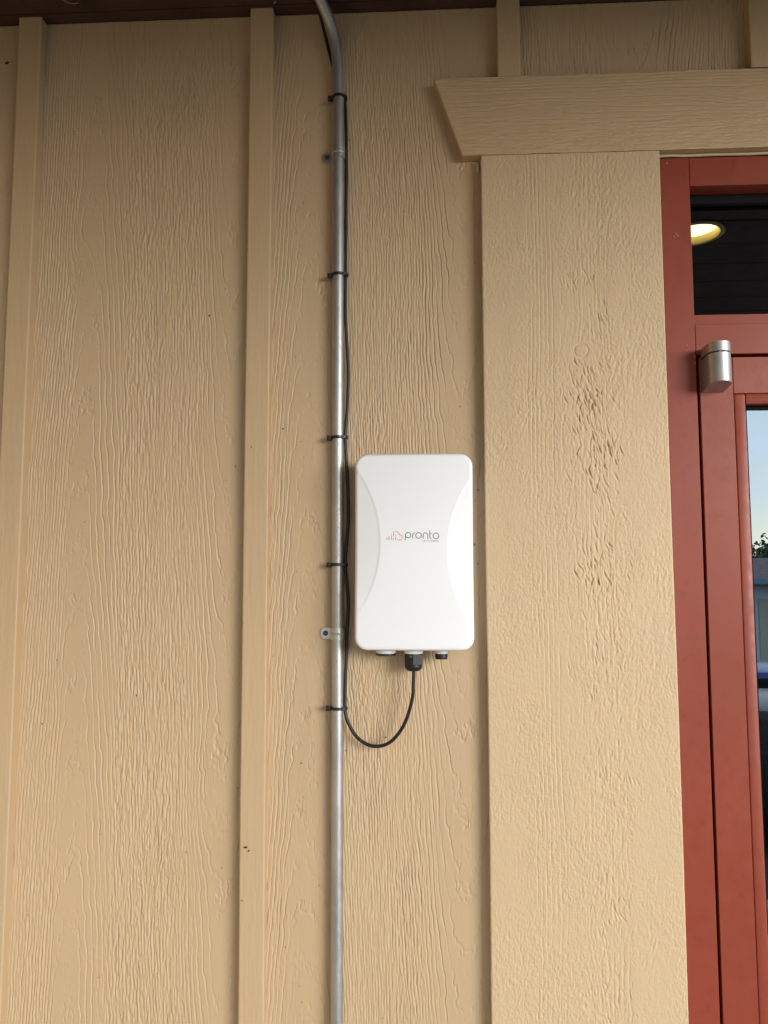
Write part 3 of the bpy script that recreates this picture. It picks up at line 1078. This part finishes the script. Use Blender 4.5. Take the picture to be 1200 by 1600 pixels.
def tiny():
    out = []
    xk = 704
    glyph = {
        'N': [[(0, 1), (0, 0), (1, 1), (1, 0)]], 'E': [[(1, 0), (0, 0), (0, 1), (1, 1)], [(0, .5), (.8, .5)]],
        'T': [[(0, 0), (1, 0)], [(.5, 0), (.5, 1)]], 'W': [[(0, 0), (.25, 1), (.5, .2), (.75, 1), (1, 0)]],
        'O': [[(.5 + .5 * math.cos(k * math.pi / 6), .5 + .5 * math.sin(k * math.pi / 6)) for k in range(13)]],
        'R': [[(0, 1), (0, 0), (.8, 0), (1, .25), (.8, .5), (0, .5)], [(.5, .5), (1, 1)]],
        'K': [[(0, 0), (0, 1)], [(1, 0), (0, .55)], [(.35, .4), (1, 1)]],
        'S': [[(1, .1), (.7, 0), (.3, 0), (0, .25), (.3, .48), (.7, .52), (1, .75), (.7, 1), (.3, 1), (0, .9)]]}
    for ch in 'NETWORKS':
        wv = 27 if ch == 'W' else 20
        for l in glyph[ch]:
            out.append([(xk + a * wv, nt_ + b_ * (nb - nt_)) for a, b_ in l])
        xk += wv + 13
    return out


strokes(tiny(), 4.5, 'logo_small_lettering', M['ink_light'], box)
cloud = [[(158, 322), (158, 348)], [(187, 302), (187, 352)], [(226, 256), (226, 266)], [(226, 288), (226, 354)],
         [(259, 222), (259, 298)], [(254, 328), (254, 352)], [(290, 280), (290, 290)], [(290, 316), (290, 354)],
         [(286, 226)] + arc(296, 278, 52, 82, 8, 12) + arc(358, 318, 38, 88, -88, 14) + [(322, 356)]]
strokes(cloud, 13, 'logo_emblem', M['orange'], box)

# =================================================================== porch roof with one lit downlight
porch = thing('porch_roof', 'dark brown boarded porch ceiling above the tan wall', 'porch roof', (0, -1.3, CEIL))
PX0, PX1, PD = -4.5, 1.65, 2.75
LX, LY, LR_ = 0.742, -0.7904, 0.066


def local(o, *loc):
    return o


def plank(y0, y1, hole=False):
    b = MB()
    zc, th = CEIL - CEIL, 0.018
    yy0, yy1 = y0 + 1.3, y1 + 1.3
    if not hole:
        b.box(PX0, PX1, yy0, yy1, zc, zc + th, 0.002, 1)
    else:
        cx_, cy_ = LX, LY + 1.3
        for zz in (zc, zc + th):
            outer_ = [b.bm.verts.new(p) for p in ((PX0, yy0, zz), (PX1, yy0, zz), (PX1, yy1, zz), (PX0, yy1, zz))]
            inner_ = [b.bm.verts.new((cx_ + LR_ * math.cos(2 * math.pi * k / 40), cy_ + LR_ * math.sin(2 * math.pi * k / 40), zz)) for k in range(40)]
            es = [b.bm.edges.new((outer_[k], outer_[(k + 1) % 4])) for k in range(4)] + [b.bm.edges.new((inner_[k], inner_[(k + 1) % 40])) for k in range(40)]
            bmesh.ops.triangle_fill(b.bm, edges=es, use_beauty=True)
    b.build('plank', M['dark_wood'], porch)


edges_y = [-0.024 - 0.1398 * k for k in range(20)]
for k in range(19):
    y1, y0 = edges_y[k], edges_y[k + 1] + 0.005
    plank(y0, y1, hole=(y0 < LY < y1))
MB().box(PX0, PX1, -0.0235 + 1.3, -0.001 + 1.3, 0.0005, 0.03).build('wall_board', M['dark_wood'], porch)
MB().box(PX0 - .1, PX1 + .1, -PD + 1.3 - 0.05, 0.1 + 1.3, 0.20, 0.26).build('roof_deck', M['shingle'], porch)
MB().box(PX0 - .05, PX1 + .05, -PD + 1.3 - 0.04, -PD + 1.3 + 0.10, -0.04, 0.2, 0.004).build('beam', M['dark_wood'], porch)
MB().box(PX1 + 0.001, PX1 + 0.05, -PD + 1.3 + 0.101, 1.29, -0.02, 0.199).build('fascia', M['dark_wood'], porch)
for x_ in (-3.9, 1.55):
    MB().box(x_ - .07, x_ + .07, -PD + 1.3 - 0.03, -PD + 1.3 + 0.09, -CEIL + 0.002, -0.0405, 0.004).build('post', M['dark_wood'], porch)

lamp = thing('recessed_downlight', 'round warm lit ceiling light mirrored in the dark transom glass', 'ceiling light', (LX, LY, CEIL))
b = MB()
n = 40
prof = [(LR_ + 0.010, -0.002), (LR_ + 0.010, -0.004), (LR_ - 0.002, -0.005), (LR_ - 0.004, 0.002), (LR_ - 0.008, 0.045)]
prev = None
for r_, t_ in prof:
    ring2 = [b.bm.verts.new((r_ * math.cos(2 * math.pi * k / n), r_ * math.sin(2 * math.pi * k / n), t_)) for k in range(n)]
    if prev:
        for k in range(n):
            b.bm.faces.new((prev[k], prev[(k + 1) % n], ring2[(k + 1) % n], ring2[k]))
    prev = ring2
b.build('reflector_can', M['lampcan'], lamp, 40)
MB().lathe([(LR_ - 0.007, 0.016), (LR_ - 0.007, 0.020)], (0, 0, 0), 40).build('lens', M['lamp'], lamp)

# =================================================================== floor, lot and what the door glass reflects
LOT = -1.0


def sheet(name, x0, x1, y0, y1, z, mat):
    me = bpy.data.meshes.new(name)
    me.from_pydata([(x0, y0, z), (x1, y0, z), (x1, y1, z), (x0, y1, z)], [], [(0, 1, 2, 3)])
    return kind(link(name, me, mat), 'structure')


kind(MB().box(-6, 6, -3.1, 0.0, LOT - 0.05, 0.0, 0.01).build('porch_floor', M['concrete']), 'structure')
sheet('ground', -600, 600, -900, 300, LOT - 0.004, M['grass'])
sheet('parking_lot', -40, 60, -17.5, -3.0, LOT, M['asphalt'])
room = MB()
for bx_ in ((-1.4, 2.6, 3.2, 3.3, 0, 2.8), (-1.5, -1.4, 0.11, 3.3, 0, 2.8), (2.6, 2.7, 0.11, 3.3, 0, 2.8), (-1.4, 2.6, 0.111, 3.2, 2.7, 2.8), (-1.4, 2.6, 0.0, 3.2, -0.1, -0.002)):
    room.box(*bx_)
kind(room.build('interior_room', M['room']), 'structure')

# bungalow across the lot
HXp, HYp = 10.5, -23.5
house = thing('bungalow', 'pale bungalow with brown roof mirrored in the door glass', 'house', (HXp, HYp, LOT))
MB().box(-7, 7, -6, 0, 0, 2.75).build('wall', M['housewall'], house)
rf = MB().prism([(-6.7, 2.7), (0.7, 2.7), (-3.0, 3.45)], -7.6, 7.6, 'X').build('roof', M['shingle'], house)
MB().box(-7.6, 7.6, 0.66, 0.74, 2.55, 2.72).build('gutter', M['housetrim'], rf)
for x_ in (-4.5, -1.2, 2.0, 4.6):
    wn = MB().box(x_ - .55, x_ + .55, 0.001, 0.05, 0.9, 2.2).build('window', M['housetrim'], house)
    MB().box(x_ - .47, x_ + .47, 0.051, 0.06, 0.98, 2.12).build('pane', M['carglass'], wn)
dr = MB().box(-0.1, 0.9, 0.001, 0.06, 0.0, 2.1).build('door', M['curtain'], house)
MB().box(0.78, 0.84, 0.061, 0.10, 1.0, 1.06).build('handle', M['rim'], dr)


def tree(x, y, hgt, rad, seed, label):
    t = thing('tree', label, 'tree', (x, y, LOT), 'trees mirrored in the door glass')
    rr = random.Random(seed)
    tr_ = MB().tube([(0, 0, 0), (0.1, 0.05, hgt * .25), (0.0, 0.1, hgt * .5), (0.05, 0, hgt * .8)], [.22, .17, .12, .04], 8)
    for k in range(6):
        a = rr.uniform(0, 6.28)
        tr_.tube([(0, .05, hgt * rr.uniform(.3, .5)), (math.cos(a) * rad * .6, math.sin(a) * rad * .6, hgt * rr.uniform(.55, .8))], [.08, .02], 6)
    tr_.build('trunk', M['bark'], t)
    N = 5000
    rg = np.random.default_rng(seed)
    cl = rg.normal(size=(26, 3)) * (rad * .45, rad * .45, hgt * .16) + (0, 0, hgt * .66)
    c = cl[rg.integers(0, 26, N)] + rg.normal(size=(N, 3)) * rad * .22
    a = rg.normal(size=(N, 3))
    a /= np.linalg.norm(a, axis=1)[:, None]
    b_ = np.cross(a, rg.normal(size=(N, 3)))
    b_ /= np.linalg.norm(b_, axis=1)[:, None]
    s = rg.uniform(.08, .18, (N, 1))
    co = np.stack([c - a * s, c + b_ * s * .6, c + a * s, c - b_ * s * .6], 1).reshape(-1, 3)
    link('crown', np_mesh('crown', co, np.arange(N * 4).reshape(N, 4), False), M['leaf'], t)


tree(11.5, -36.0, 4.2, 2.2, 3, 'dark leafy tree left of the bungalow ridge, mirrored in the glass')
tree(17.5, -37.5, 4.2, 2.4, 5, 'dark leafy tree right of the bungalow ridge, mirrored in the glass')


def car(x, y, rz, paint, label):
    t = thing('parked_car', label, 'car', (x, y, LOT), 'cars parked in front of the porch')
    t.rotation_euler = (0, 0, rz)
    side = [(-2.15, .35), (-2.2, .75), (-2.0, .92), (-1.45, .98), (-0.75, 1.42), (0.75, 1.44), (1.45, 1.0), (2.05, .92), (2.2, .7), (2.15, .35)]
    b2 = MB()
    rows = []
    for yy_, sc_ in ((-.88, .0), (-.86, .5), (-.80, .9), (-.62, 1.0), (0, 1.02), (.62, 1.0), (.80, .9), (.86, .5), (.88, .0)):
        row = []
        for (px_, pz_) in side:
            zt = pz_ if pz_ < 1.0 else 0.98 + (pz_ - 0.98) * (sc_ if sc_ <= 1 else 1.0) ** 0.6
            row.append(b2.bm.verts.new((px_ * (0.97 + 0.03 * min(sc_ + .5, 1)), yy_, zt)))
        rows.append(row)
    for i in range(len(rows) - 1):
        for k in range(len(side) - 1):
            b2.bm.faces.new((rows[i][k], rows[i][k + 1], rows[i + 1][k + 1], rows[i + 1][k]))
        b2.bm.faces.new((rows[i][-1], rows[i][0], rows[i + 1][0], rows[i + 1][-1]))
    b2.bm.faces.new(rows[0])
    b2.bm.faces.new(list(reversed(rows[-1])))
    b2.build('body', paint, t, 35)
    MB().prism([(-1.34, 1.04), (-.74, 1.385), (-.72, 1.385), (-1.30, 1.02)], -.58, .58, 'Y').build('windscreen', M['carglass'], t)
    for s_ in (-1, 1):
        MB().prism([(-1.05, 1.03), (-.62, 1.32), (.62, 1.34), (1.05, 1.05)], s_ * .80, s_ * .895, 'Y').build('side_window', M['carglass'], t)
        MB().box(-2.22, -2.12, s_ * .62 - .16, s_ * .62 + .16, .66, .80, .02).build('headlight', M['headlamp'], t)
        for wx in (-1.35, 1.35):
            wh = MB().lathe([(.18, -.1), (.31, -.1), (.325, -.06), (.325, .06), (.31, .1), (.18, .1)], (wx, s_ * .80, .325), 24, 'Y').build('wheel', M['tyre'], t, 40)
            MB().lathe([(.05, -.112), (.19, -.105), (.19, .105), (.05, .112)], (wx, s_ * .80, .325), 20, 'Y').build('rim', M['rim'], wh, 40)


car(5.3, -10.6, R(8), M['carblue'], 'blue car parked beyond the black one, mirrored in the door glass')
car(3.9, -7.4, R(5), M['carblack'], 'black car parked closest to the porch, mirrored in the door glass')

# =================================================================== grime: dead midges and crumbs stuck to the wall
b = MB()
rr = random.Random(21)
known = [(-0.705, 2.556, 2.6), (-0.347, 2.108, 1.4), (-0.300, 1.86, 1.0), (-0.224, 1.92, 1.2), (0.085, 1.82, 1.0), (0.078, 1.735, 1.2), (0.083, 1.705, 1.0),
         (-0.585, 2.43, 1.0), (-0.27, 1.28, 1.8), (-0.265, 1.275, 1.2), (-0.06, 1.44, 1.1), (-0.19, 1.40, 1.0), (-0.60, 1.455, 1.0), (-0.45, 1.50, 1.0)]
for k in range(70):
    known.append((rr.uniform(-0.63, 0.085), rr.uniform(1.02, 2.6), rr.uniform(0.4, 0.85)))
for x_, z_, s_ in known:
    if -0.285 < x_ < -0.238 or x_ < -0.66 and False:
        yb = -0.0195
    else:
        yb = -0.0003
    m_ = Matrix.Translation((x_, yb - 0.0003 * s_, z_)) @ Matrix.Rotation(rr.uniform(0, 3.1), 4, 'Y') @ Matrix.Diagonal((0.0009 * s_, 0.0007 * s_, 0.0017 * s_, 1))
    bmesh.ops.create_icosphere(b.bm, subdivisions=1, radius=1.0, matrix=m_)
specks = b.build('dirt_specks', M['speck'])
kind(specks, 'stuff')
tag(specks, 'tiny dark specks of dirt and dead midges stuck to the tan siding', 'dirt')

# dusty cobweb strands under the ceiling edge
b = MB()
for k in range(16):
    x_ = rr.choice([-0.60, -0.42, -0.30, -0.24, -0.10, 0.02]) + rr.uniform(-.04, .04)
    y_ = rr.uniform(-0.03, -0.12)
    L = rr.uniform(.01, .05)
    p0 = Vector((x_, y_, CEIL - 0.0008))
    p1 = p0 + Vector((rr.uniform(-1, 1) * L, rr.uniform(-.6, .6) * L, 0))
    pm = (p0 + p1) / 2 + Vector((rr.uniform(-.004, .004), rr.uniform(-.004, .004), -0.002))
    b.tube(spline([p0, pm, p1], 4), 0.0004, 5)
cw = b.build('cobweb', M['web'])
kind(cw, 'stuff')
tag(cw, 'thin dusty cobweb strands under the dark porch ceiling', 'cobweb')
